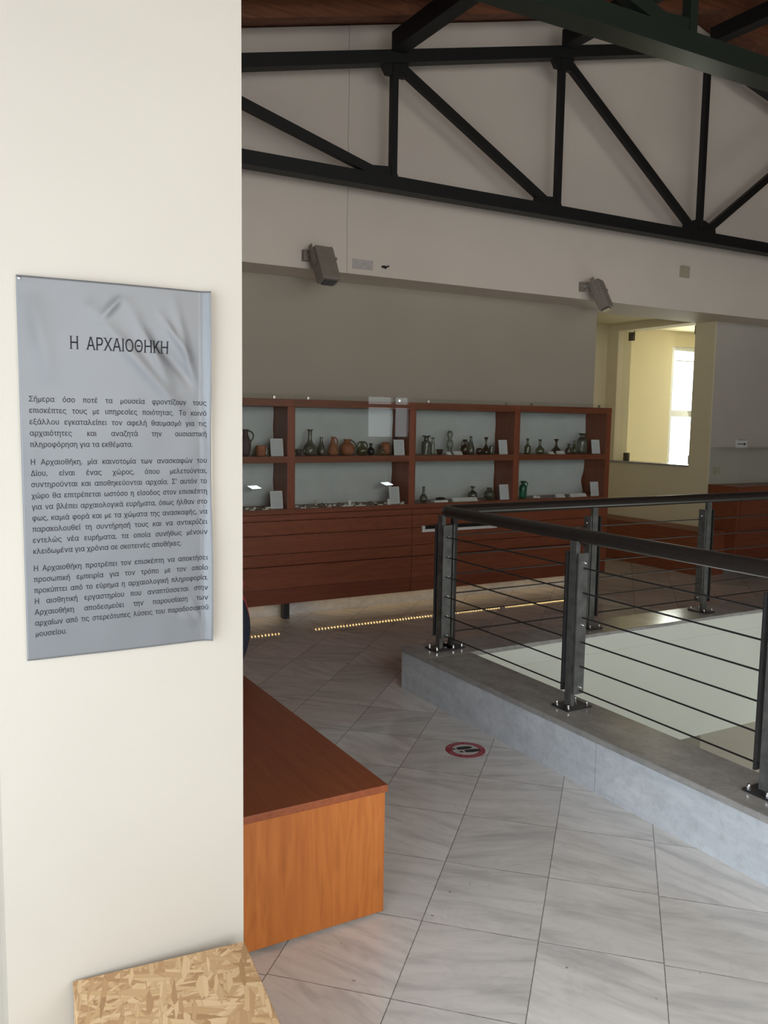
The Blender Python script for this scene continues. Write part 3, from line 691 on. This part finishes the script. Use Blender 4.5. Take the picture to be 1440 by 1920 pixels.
# small finds on white labels in the lower bays
rnd = random.Random(3)
def find(kind, x, y, lab, grp):
    z = ZN+.001
    if kind == 'ring':
        mb = MB().tube([(x+.013*math.cos(q), y, z+.016+.013*math.sin(q)) for q in [2*PI*k/16 for k in range(17)]], .0035, 8); nm, mt, ct = 'ring', 'bronze', 'ring'
    elif kind == 'bead':
        mb = MB().sphere((x, y, z+.013), .013, 12); nm, mt, ct = 'bead', 'chrome', 'bead'
    elif kind == 'figurine':
        mb = MB().lathe(sm([(.012, 0), (.014, .006), (.007, .018), (.012, .030), (.008, .040), (.010, .048), (.003, .056)]), (x, y, z), 12); nm, mt, ct = 'figurine', 'bone', 'figurine'
    elif kind == 'plaque':
        mb = MB().box(x-.013, x+.013, y-.004, y+.004, z, z+.045, .002); nm, mt, ct = 'plaque', 'label', 'plaque'
    elif kind == 'blade':
        mb = MB().box(x-.035, x+.035, y-.012, y+.012, z, z+.006, .002).box(x-.028, x+.03, y-.006, y+.006, z+.006, z+.014, .003); nm, mt, ct = 'blade', 'bronze', 'blade'
    else:
        mb = MB().sphere((x, y, z+.010), .012, 9, (1.3, .9, .85)).sphere((x+.008, y, z+.012), .009, 8); nm, mt, ct = 'pebble', 'bone', 'stone'
    return tag(mb.build(nm, M[mt], None, True, (x, y, z)), lab, ct, grp)
SEQ = [('shard', 2.29), ('shard', 2.35), ('blade', 2.40), ('shard', 2.45), ('shard', 2.47),
       ('shard', 2.70), ('bead', 2.775), ('blade', 2.86), ('figurine', 2.885), ('ring', 2.92), ('bead', 2.955), ('shard', 2.99), ('shard', 3.03), ('ring', 3.07),
       ('shard', 3.13), ('plaque', 3.17), ('shard', 3.20), ('ring', 3.23), ('shard', 3.27), ('ring', 3.36), ('bead', 3.41), ('blade', 3.46), ('shard', 3.50), ('plaque', 3.535), ('shard', 3.67), ('ring', 3.69)]
LB = {'shard': 'small pale lump among the finds, lower row left of the third bay', 'bead': 'shiny round bead among the finds in lower second bay', 'ring': 'small dark ring standing among the finds in lower second bay',
      'plaque': 'small upright white plaque among the finds in lower second bay', 'figurine': 'tiny pale figurine standing by a dark blade in lower second bay', 'blade': 'dark flat blade lying among the finds in the lower row'}
for k, x in SEQ:
    find(k, x, 6.125 if k != 'figurine' else 6.16, LB[k], 'small finds, '+k if k != 'figurine' else None)
for i, (x, w) in enumerate(((2.32, .04), (2.425, .05), (2.745, .05), (2.84, .06), (2.97, .035), (3.10, .03), (3.145, .07), (3.25, .09), (3.44, .04), (3.515, .035), (3.645, .035))):
    slab('name_tag', x, w, .028, .004+.004*rnd.random(), 'label', 'tiny white name tag lying at the front of a lower bay among small finds', 'tag', ZN, 6.098, rnd.uniform(-.1, .1), 'white name tags among the finds')
# glowing plates added for bright shapes in the two left lower bays
for x, lab in ((2.38, 'small bright glowing plate hanging in the leftmost visible lower bay'), (3.56, 'small bright glowing plate hanging above the lower card of second bay')):
    t = empty('glow_plate', (x, 6.2, 1.262), lab, 'lamp', 'lit plates in the lower bays')
    part('stem', MB().cyl((x, 6.22, 1.08), (x, 6.22, 1.262), .002, 8), M['lining'], t)
    m = Matrix.Translation((x, 6.2, 1.07)) @ Matrix.Rotation(.35, 4, 'Z') @ Matrix.Rotation(.3, 4, 'X')
    part('lit_plate', MB().box(-.045, .045, -.03, .03, -.001, .004, 0, m), M['plate_glow'], t)
    part('housing', MB().box(-.046, .046, -.031, .031, -.006, -.0012, 0, m), M['darksteel'], t)  # dark backing added to keep the plate's glow out of the floor

# ================================================================== alcove: low bench, display desk, glass
lb = empty('wooden_ledge', (7.36, 6.1, 0), 'low red-brown wooden ledge along the alcove side wall below the glass', 'bench')
part('top', MB().box(7.355, 7.728, 6.10, 7.99, .450, .475, .002), M['cab_y'], lb)
part('front_panel', MB().box(7.362, 7.385, 6.12, 7.99, .0, .449), M['cab_y'], lb)
part('end_panel', MB().box(7.362, 7.728, 6.102, 6.12, .0, .449), M['cab_v'], lb)
dk = empty('display_desk', (9, 6.2, 0), 'red-brown wooden display desk with glass top against the wall right of the alcove', 'desk')
part('body', MB().box(7.735, 11.5, 5.99, 6.36, .15, .935), M['cab_h'], dk)
part('top', MB().box(7.732, 11.5, 5.972, 6.365, .936, .956, .002), M['cab_h'], dk)
part('side_panel', MB().box(7.732, 7.752, 5.975, 5.989, .15, .935), M['cab_v'], dk)
for x in (7.80, 9.05, 10.3):
    part('inset_panel', MB().box(x, x+1.19, 5.982, 5.989, .50, .90, .002), M['cab_h'], dk)
part('rail', MB().box(7.754, 11.5, 5.972, 5.989, .42, .475, .002), M['cab_h'], dk)
part('rail', MB().box(7.754, 11.5, 5.972, 5.989, .15, .27, .002), M['cab_dark'], dk)
part('glass_cover', MB().box(7.75, 11.5, 5.99, 5.996, .957, 1.365).box(7.75, 7.756, 5.996, 6.36, .957, 1.365).box(7.756, 11.5, 5.996, 6.36, 1.359, 1.365), M['glass'], dk)
for x in (8.3, 10.6): part('leg', MB().box(x, x+.05, 6.2, 6.26, 0, .15), M['black'], dk)
gp = empty('glass_partition', (7.8, 6.65, 1.152), 'large frameless glass pane between the alcove and the bright yellow room', 'glass')
part('pane', MB().box(7.80, 7.81, 6.66, 7.80, 1.156, 2.73), M['partition'], gp)
for yy, z in ((7.67, 2.66), (7.67, 1.20), (6.675, 2.66), (6.675, 1.21)):
    s = 1 if z > 2 else -1
    cl = part('clamp', MB().box(7.785, 7.825, yy-.035, yy+.035, z-.05, z+.05, .003), M['bronze'], gp)
    part('pivot', MB().cyl((7.80, yy-.045, z), (7.80, yy-.045, z+s*.065), .006, 10), M['bronze'], cl)
sg = empty('direction_sign', (8.26, FY1, 1.40), 'small white sign with a black arrow pointing right on the wall above the desk', 'sign')
part('plate', MB().box(8.165, 8.355, FY1-.006, FY1, 1.362, 1.447), M['white'], sg)
part('arrow', MB().box(8.19, 8.30, FY1-.008, FY1-.0062, 1.392, 1.402).prism([(8.30, 1.38), (8.335, 1.397), (8.30, 1.414)], 1, FY1-.008, FY1-.0062), M['black'], sg)
part('edge_line', MB().box(8.19, 8.345, FY1-.008, FY1-.0062, 1.441, 1.446), M['black'], sg)
sw = empty('wall_switch', (7.87, FY1, 1.1), 'beige switch plate low on the wall above the desk corner', 'switch')
part('plate', MB().box(7.82, 7.92, FY1-.012, FY1, 1.06, 1.14, .003), M['boxplastic'], sw); part('rocker', MB().box(7.845, 7.868, FY1-.016, FY1-.012, 1.08, 1.12, .002).box(7.872, 7.895, FY1-.016, FY1-.012, 1.08, 1.12, .002), M['boxplastic'], sw)
tag(MB().lathe([(.03, 0), (.05, -.004), (.055, -.012), (.03, -.014)], (10.2, 8.6, 3.05), 20).build('ceiling_spot', M['white'], None, True), 'small round downlight in the ceiling of the bright room behind the glass', 'light')

# ================================================================== foreground: bench, board box, bag, sticker
be = empty('display_bench', (1.0, 2.27, 0), 'orange-brown wooden bench box standing behind the white pillar', 'bench')
part('top', MB().box(.60, 1.321, 2.262, 3.95, .417, .441, .002), M['bench_h_shaded'], be)
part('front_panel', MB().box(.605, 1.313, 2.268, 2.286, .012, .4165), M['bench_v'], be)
part('side_panel', MB().box(1.297, 1.315, 2.2865, 3.94, .012, .4165), M['bench_h_shaded'], be)
part('side_panel', MB().box(.605, .623, 2.2865, 3.94, .012, .4165), M['bench_h_shaded'], be)
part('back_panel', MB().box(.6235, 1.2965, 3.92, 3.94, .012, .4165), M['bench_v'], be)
for px, py in ((1.25, 2.31), (.66, 2.31), (1.25, 3.88), (.66, 3.88)):
    part('foot', MB().cyl((px, py, 0), (px, py, .0118), .016, 14), M['black'], be)
# box of strand board, turned a little against the pillar
e1 = Vector((.386, -.041, 0)).normalized(); e2 = Vector((-.107, -.994, 0)).normalized()
bl = Vector((.2895, 1.872, 0)); Lx, Ly, Hb = .388, .46, .35
mt = Matrix(((e1.x, e2.x, 0, bl.x), (e1.y, e2.y, 0, bl.y), (0, 0, 1, 0), (0, 0, 0, 1)))
ob = empty('strand_board_box', bl, 'box of bare strand board at the foot of the white pillar', 'box')
part('top_panel', MB().box(0, Lx, 0, Ly, Hb-.015, Hb, .0015, mt), M['osb'], ob)
for a in ((.001, .016, .001, Ly-.001), (Lx-.016, Lx-.001, .001, Ly-.001), (.0165, Lx-.0165, .001, .016), (.0165, Lx-.0165, Ly-.016, Ly-.001)):
    part('side_panel', MB().box(a[0], a[1], a[2], a[3], 0, Hb-.0155, 0, mt), M['osb'], ob)
# navy bag on the bench, its edge just showing past the pillar
bx, by, bz = 1.19, 3.72, .441
bg = empty('bag', (bx, by, bz), 'dark blue fabric bag with red edge on the bench, mostly hidden by the pillar', 'bag')
mb = MB(); rows = 14; ring = 20; R = []
for i in range(rows+1):
    q = i/rows; z = bz+.001+.40*q; wd = (.15+.05*math.sin(PI*min(1, q*1.05)))*(1-.35*max(0, q-.85)/.15); dp = wd*.62
    R.append([mb.bm.verts.new((bx+wd*math.copysign(abs(math.cos(k))**.6, math.cos(k)), by+dp*math.copysign(abs(math.sin(k))**.6, math.sin(k)), z)) for k in [2*PI*j/ring for j in range(ring)]])
for a_, b_ in zip(R, R[1:]):
    for k in range(ring): mb.bm.faces.new((a_[k], a_[(k+1) % ring], b_[(k+1) % ring], b_[k]))
mb.bm.faces.new(R[0][::-1]); mb.bm.faces.new(R[-1])
part('body', mb, M['navy'], bg, 60)
part('piping', MB().tube([(bx+(.153+.05*math.sin(PI*min(1, q*1.05)))*(1-.35*max(0, q-.85)/.15), by-.02, bz+.003+.40*q) for q in [k/16 for k in range(17)]], .006, 8), M['red'], bg, True, 'red edge piping')
part('handle', MB().tube([(bx+.14, by, bz+.39), (bx+.175, by, bz+.415), (bx+.18, by, bz+.40), (bx+.165, by-.02, bz+.38)], .008, 8), M['red'], bg, True, 'red loop handle')

# text as meshes
def text_mesh(body, size, bold=0, width=None, ext=0, serif=True):
    """flat lettering mesh of one line, left-aligned at the origin in XY, optional justified width"""
    cu = bpy.data.curves.new('line', 'FONT'); cu.body = body; cu.size = size; cu.offset = bold; cu.resolution_u = 3; cu.fill_mode = 'NONE'
    ob_ = bpy.data.objects.new('line', cu); COL.objects.link(ob_)
    def ev():
        bpy.context.view_layer.update()
        return bpy.data.meshes.new_from_object(ob_.evaluated_get(bpy.context.evaluated_depsgraph_get()))
    me = ev(); xs = [v.co.x for v in me.vertices]; w0 = max(xs)
    sq = .90
    if width:
        sq = min(.90, .965*width/w0); width = width/sq
    if width and ' ' in body:
        cu.space_word = 1.6; m2 = ev(); w1 = max(v.co.x for v in m2.vertices); bpy.data.meshes.remove(m2)
        cu.space_word = 1+.6*(width-w0)/(w1-w0); bpy.data.meshes.remove(me); me = ev()
    bpy.data.objects.remove(ob_); bpy.data.curves.remove(cu)
    bm = bmesh.new(); bm.from_mesh(me); bpy.data.meshes.remove(me)
    # walk the outlines, then fill every outer contour with its own holes
    loops, seen = [], set()
    def uncross(lp):
        # cut an outline that crosses itself into simple ones
        n_ = len(lp)
        for i in range(n_):
            for j in range(i+5, n_-max(0, 5-i)):
                if (lp[i].co-lp[j].co).length < size*.02: return uncross(lp[i:j])+uncross(lp[j:]+lp[:i])
        for i in range(n_):
            p, r_ = lp[i].co, lp[(i+1) % n_].co-lp[i].co
            for j in range(i+2, n_):
                if i == 0 and j == n_-1: continue
                q, s_ = lp[j].co, lp[(j+1) % n_].co-lp[j].co
                den = r_.x*s_.y-r_.y*s_.x
                if abs(den) < 1e-16: continue
                t_ = ((q.x-p.x)*s_.y-(q.y-p.y)*s_.x)/den; w_ = ((q.x-p.x)*r_.y-(q.y-p.y)*r_.x)/den
                if 0 < t_ < 1 and 0 < w_ < 1:
                    X0, X1 = bm.verts.new(p+r_*t_), bm.verts.new(p+r_*t_)
                    return uncross([X0]+lp[i+1:j+1])+uncross([X1]+lp[j+1:]+lp[:i+1])
        return [lp]
    for v0 in list(bm.verts):
        if v0 in seen or len(v0.link_edges) != 2: continue
        lp, v, e = [v0], v0, v0.link_edges[0]; seen.add(v0)
        while True:
            v = e.other_vert(v)
            if v is v0 or v in seen or len(v.link_edges) != 2: break
            seen.add(v); lp.append(v); e = v.link_edges[1] if v.link_edges[0] is e else v.link_edges[0]
        if len(lp) > 2:
            e = next(q for q in lp[0].link_edges if q.other_vert(lp[0]) is lp[1])
            loops += uncross(lp if e.verts[0] is lp[0] else lp[::-1])
    def sarea(lp): return sum(a_.co.x*b_.co.y-b_.co.x*a_.co.y for a_, b_ in zip(lp, lp[1:]+lp[:1]))/2
    def inside(p, lp):
        c_ = False
        for a_, b_ in zip(lp, lp[1:]+lp[:1]):
            if (a_.co.y > p.y) != (b_.co.y > p.y) and p.x < (b_.co.x-a_.co.x)*(p.y-a_.co.y)/(b_.co.y-a_.co.y)+a_.co.x: c_ = not c_
        return c_
    loops = [l_ for l_ in loops if abs(sarea(l_)) > size*size*2e-4]
    outer, kids = [], {id(l_): [] for l_ in loops}
    for l_ in sorted(loops, key=lambda l_: -abs(sarea(l_))):
        best = [(-abs(sarea(o_)), k) for k, o_ in enumerate(loops) if o_ is not l_ and sarea(o_)*sarea(l_) < 0 and abs(sarea(o_)) > abs(sarea(l_))
                and sum(inside(q.co, o_) for q in l_) > len(l_)*.5]
        host = loops[max(best)[1]] if best else None
        if host is not None and any(host is o_ for o_ in outer): kids[id(host)].append(l_)
        else: outer.append(l_)
    for lp in outer:
        grp = [lp]+kids[id(lp)]
        flat = [v for g_ in grp for v in g_]
        for t_ in tessellate_polygon([[v.co.copy() for v in g_] for g_ in grp]):
            try: bm.faces.new([flat[k] for k in t_])
            except ValueError: pass
    if serif:   # small slab serifs on the flat stroke ends, like the photographed book face
        add = []
        for e in bm.edges:
            a_, b_ = e.verts[0].co, e.verts[1].co
            if len(e.link_faces) == 1 and abs(a_.y-b_.y) < size*.004 and size*.05 < abs(a_.x-b_.x) < size*.17:
                sg_ = 1 if e.link_faces[0].calc_center_median().y > a_.y else -1
                ok = all(any(sg_*(o_.other_vert(v).co.y-v.co.y) > size*.03 for o_ in v.link_edges if o_ is not e and len(o_.link_faces) == 1) for v in e.verts)
                if ok: add.append((min(a_.x, b_.x), max(a_.x, b_.x), a_.y, sg_))
        for x0, x1, y0, sg_ in add:
            ex, th = size*.055, size*.028
            q = [bm.verts.new((x, y_, 0)) for x, y_ in ((x0-ex, y0), (x1+ex, y0), (x1+ex, y0+sg_*th), (x0-ex, y0+sg_*th))]
            bm.faces.new(q)
    for v in bm.verts: v.co.x *= sq
    for _ in range(2):
        bmesh.ops.subdivide_edges(bm, edges=[e for e in bm.edges if e.calc_length() > size*.3], cuts=1)
        bmesh.ops.triangulate(bm, faces=[fc for fc in bm.faces if len(fc.verts) > 3])
    return bm
# poster: silver laminated sheet on a cream board, bowed and creased
QX0, QX1, QZ0, QZ1 = .2165, .6125, 1.089, 1.8775
def bow(x, z):
    uu, vv = (x-QX0)/(QX1-QX0), (z-QZ0)/(QZ1-QZ0)
    d = .004+.005*math.sin(PI*uu)*(.5+.5*vv)
    d += .017*max(0, (uu-.945)/.055)**1.4*(.75+.25*math.sin(vv*9))         # right edge curls off the board
    for (a0, b0, a1, b1, w_, h_) in ((.36, .93, .92, .62, .035, .0045), (.55, .95, .80, .72, .03, .004), (.62, .90, .97, .70, .03, -.004), (.40, .90, .52, .97, .02, .003),
                                     (.72, .93, .90, .80, .02, .004), (.80, .97, .93, .70, .025, .003), (.06, .98, .16, .72, .05, .003), (.02, .8, .06, .25, .05, .002),
                                     (.80, .09, .92, .05, .03, .0022), (.86, .14, .97, .03, .02, .002)):
        ax, az = uu-a0, (vv-b0)*2; dx, dz = a1-a0, (b1-b0)*2; L2 = dx*dx+dz*dz
        q = max(0, min(1, (ax*dx+az*dz)/L2)); dist = math.hypot(ax-q*dx, az-q*dz)
        d += h_*math.exp(-(dist/w_)**2)*math.sin(PI*min(1, max(0.08, q)))
    d += .0012*mnoise.noise(Vector((uu*5, vv*9, .3)))
    return d
po = empty('poster', ((QX0+QX1)/2, PY, QZ0), 'silver-grey laminated text poster with black Greek lettering on the white pillar', 'poster')
part('backing_board', MB().box(QX0+.001, QX1+.006, PY-.0022, PY, QZ0+.004, QZ1-.001), M['foam'], po)
mb = MB(); nx, nz = 90, 170; grid = []
for j in range(nz+1):
    grid.append([mb.bm.verts.new((x, PY-.0025-bow(x, z), z)) for x, z in [(QX0+(QX1-QX0)*i/nx, QZ0+(QZ1-QZ0)*j/nz) for i in range(nx+1)]])
for j in range(nz):
    for i in range(nx): mb.bm.faces.new((grid[j][i], grid[j][i+1], grid[j+1][i+1], grid[j+1][i]))
sh = part('sheet', mb, M['poster'], po, 60)
md = sh.modifiers.new('thickness', 'SOLIDIFY'); md.thickness = .0006; md.offset = 1
part('pin', MB().sphere((QX0+.006, PY-.0075, QZ1-.006), .003, 10, (1, .5, 1)), M['chrome'], po, True)
def letters(name, rows, size, bold=0):
    mb = MB()
    for body, x, z, width in rows:
        bm = text_mesh(body, size, bold, width); vm = {}
        for v in bm.verts:
            X, Z = x+v.co.x, z+v.co.y
            vm[v] = mb.bm.verts.new((X, PY-.0025-bow(X, Z)-.0008, Z))
        for fc in bm.faces:
            try: mb.bm.faces.new([vm[v] for v in fc.verts])
            except ValueError: pass
        bm.free()
    o = part(name, mb, M['ink'], po); o['label'] = 'black printed Greek text'
T1 = ["Σήμερα όσο ποτέ τα μουσεία φροντίζουν τους", "επισκέπτες τους με υπηρεσίες ποιότητας. Το κοινό", "εξάλλου εγκαταλείπει τον αφελή θαυμασμό για τις",
      "αρχαιότητες και αναζητά την ουσιαστική", "*πληροφόρηση για τα εκθέματα."]
T2 = ["Η Αρχαιοθήκη, μία καινοτομία των ανασκαφών του", "Δίου, είναι ένας χώρος, όπου μελετούνται,", "συντηρούνται και αποθηκεύονται αρχαία. Σ' αυτόν το",
      "χώρο θα επιτρέπεται ωστόσο η είσοδος στον επισκέπτη", "για να βλέπει αρχαιολογικά ευρήματα, όπως ήλθαν στο", "φως, καμιά φορά και με τα χώματα της ανασκαφής, να",
      "παρακολουθεί τη συντήρησή τους και να αντικρύζει", "εντελώς νέα ευρήματα, τα οποία συνήθως μένουν", "*κλειδωμένα για χρόνια σε σκοτεινές αποθήκες."]
T3 = ["Η Αρχαιοθήκη προτρέπει τον επισκέπτη να αποκτήσει", "προσωπική εμπειρία για τον τρόπο με τον οποίο", "προκύπτει από το εύρημα η αρχαιολογική πληροφορία.",
      "Η αισθητική εργαστηρίου που αναπτύσσεται στην", "Αρχαιοθήκη αποδεσμεύει την παρουσίαση των", "αρχαίων από τις στερεότυπες λύσεις του παραδοσιακού", "*μουσείου."]
letters('title', [("Η ΑΡΧΑΙΟΘΗΚΗ", .314, 1.737, .205)], .0365, .0019)
z = 1.6275; TX, TW, PITCH = .233, .370, .0231
for para in (T1, T2, T3):
    rows = []
    for s in para:
        full = not s.startswith('*'); s = s.lstrip('*')
        rows.append((s, TX, z, TW if full else None)); z -= PITCH
    letters('paragraph', rows, .0154, .00022)
    z -= .0130

# round floor sticker with two shoe prints
sx, sy, sr = 2.358, 3.293, .098
st = empty('floor_sticker', (sx, sy, 0), 'round red and white floor sticker with two black shoe prints', 'sticker')
part('red_disc', MB().cyl((sx, sy, .0004), (sx, sy, .0016), sr, 48), M['red_ring'], st)
part('white_disc', MB().cyl((sx, sy, .0017), (sx, sy, .0022), sr*.68, 40), M['vinyl'], st)
def shoe(cx, cy, rot):
    mb = MB(); pts = []
    for k in range(28):
        a_ = 2*PI*k/28; l = math.cos(a_); w_ = math.sin(a_)
        pts.append((l*.056, w_*(.017+.006*l)))
    sole = [p for p in pts if p[0] > -.026]; heel = [p for p in pts if p[0] <= -.030]
    def place(ps): return [(cx+p[0]*math.cos(rot)-p[1]*math.sin(rot), cy+p[0]*math.sin(rot)+p[1]*math.cos(rot)) for p in ps]
    i0 = next(i for i, p in enumerate(pts) if p[0] <= -.026)
    sole = pts[[i for i, p in enumerate(pts) if p[0] > -.026 and pts[i-1][0] <= -.026][0]:] + pts[:i0]
    mb.prism(place(sole), 2, .0023, .0028); mb.prism(place(heel), 2, .0023, .0028)
    part('shoe_print', mb, M['black'], st)
vd = math.radians(-12)
shoe(sx-.004-.022*math.sin(-vd), sy+.022, vd); shoe(sx+.008, sy-.024, vd)
def arc_text(body, a0, step, rad, size, inward):
    mb = MB()
    for i, ch in enumerate(body):
        if ch == ' ': continue
        if ch == '•': mb.cyl((sx+rad*math.cos(a0+step*i), sy+rad*math.sin(a0+step*i), .0017), (sx+rad*math.cos(a0+step*i), sy+rad*math.sin(a0+step*i), .0021), size*.2, 10); continue
        bm = text_mesh(ch, size, .0003, None, 0, False); xs = [v.co.x for v in bm.verts]; c0 = (min(xs)+max(xs))/2
        an = a0+step*i; rot = an-PI/2 if not inward else an+PI/2; vm = {}
        for v in bm.verts:
            x, y_ = v.co.x-c0, v.co.y-size*.36
            vm[v] = mb.bm.verts.new((sx+rad*math.cos(an)+x*math.cos(rot)-y_*math.sin(rot), sy+rad*math.sin(an)+x*math.sin(rot)+y_*math.cos(rot), .0019))
        for fc in bm.faces:
            try: mb.bm.faces.new([vm[v] for v in fc.verts])
            except ValueError: pass
        bm.free()
    part('lettering', mb, M['pink'], st)
top = math.radians(60)      # the sticker's top, away from the viewer
arc_text('ΚΡΑΤΑΤΕ ΑΠΟΣΤΑΣΗ', top+1.35, -.18, sr*.84, .020, False)
arc_text('KEEP DISTANCE', top+PI-1.1, .18, sr*.84, .020, True)
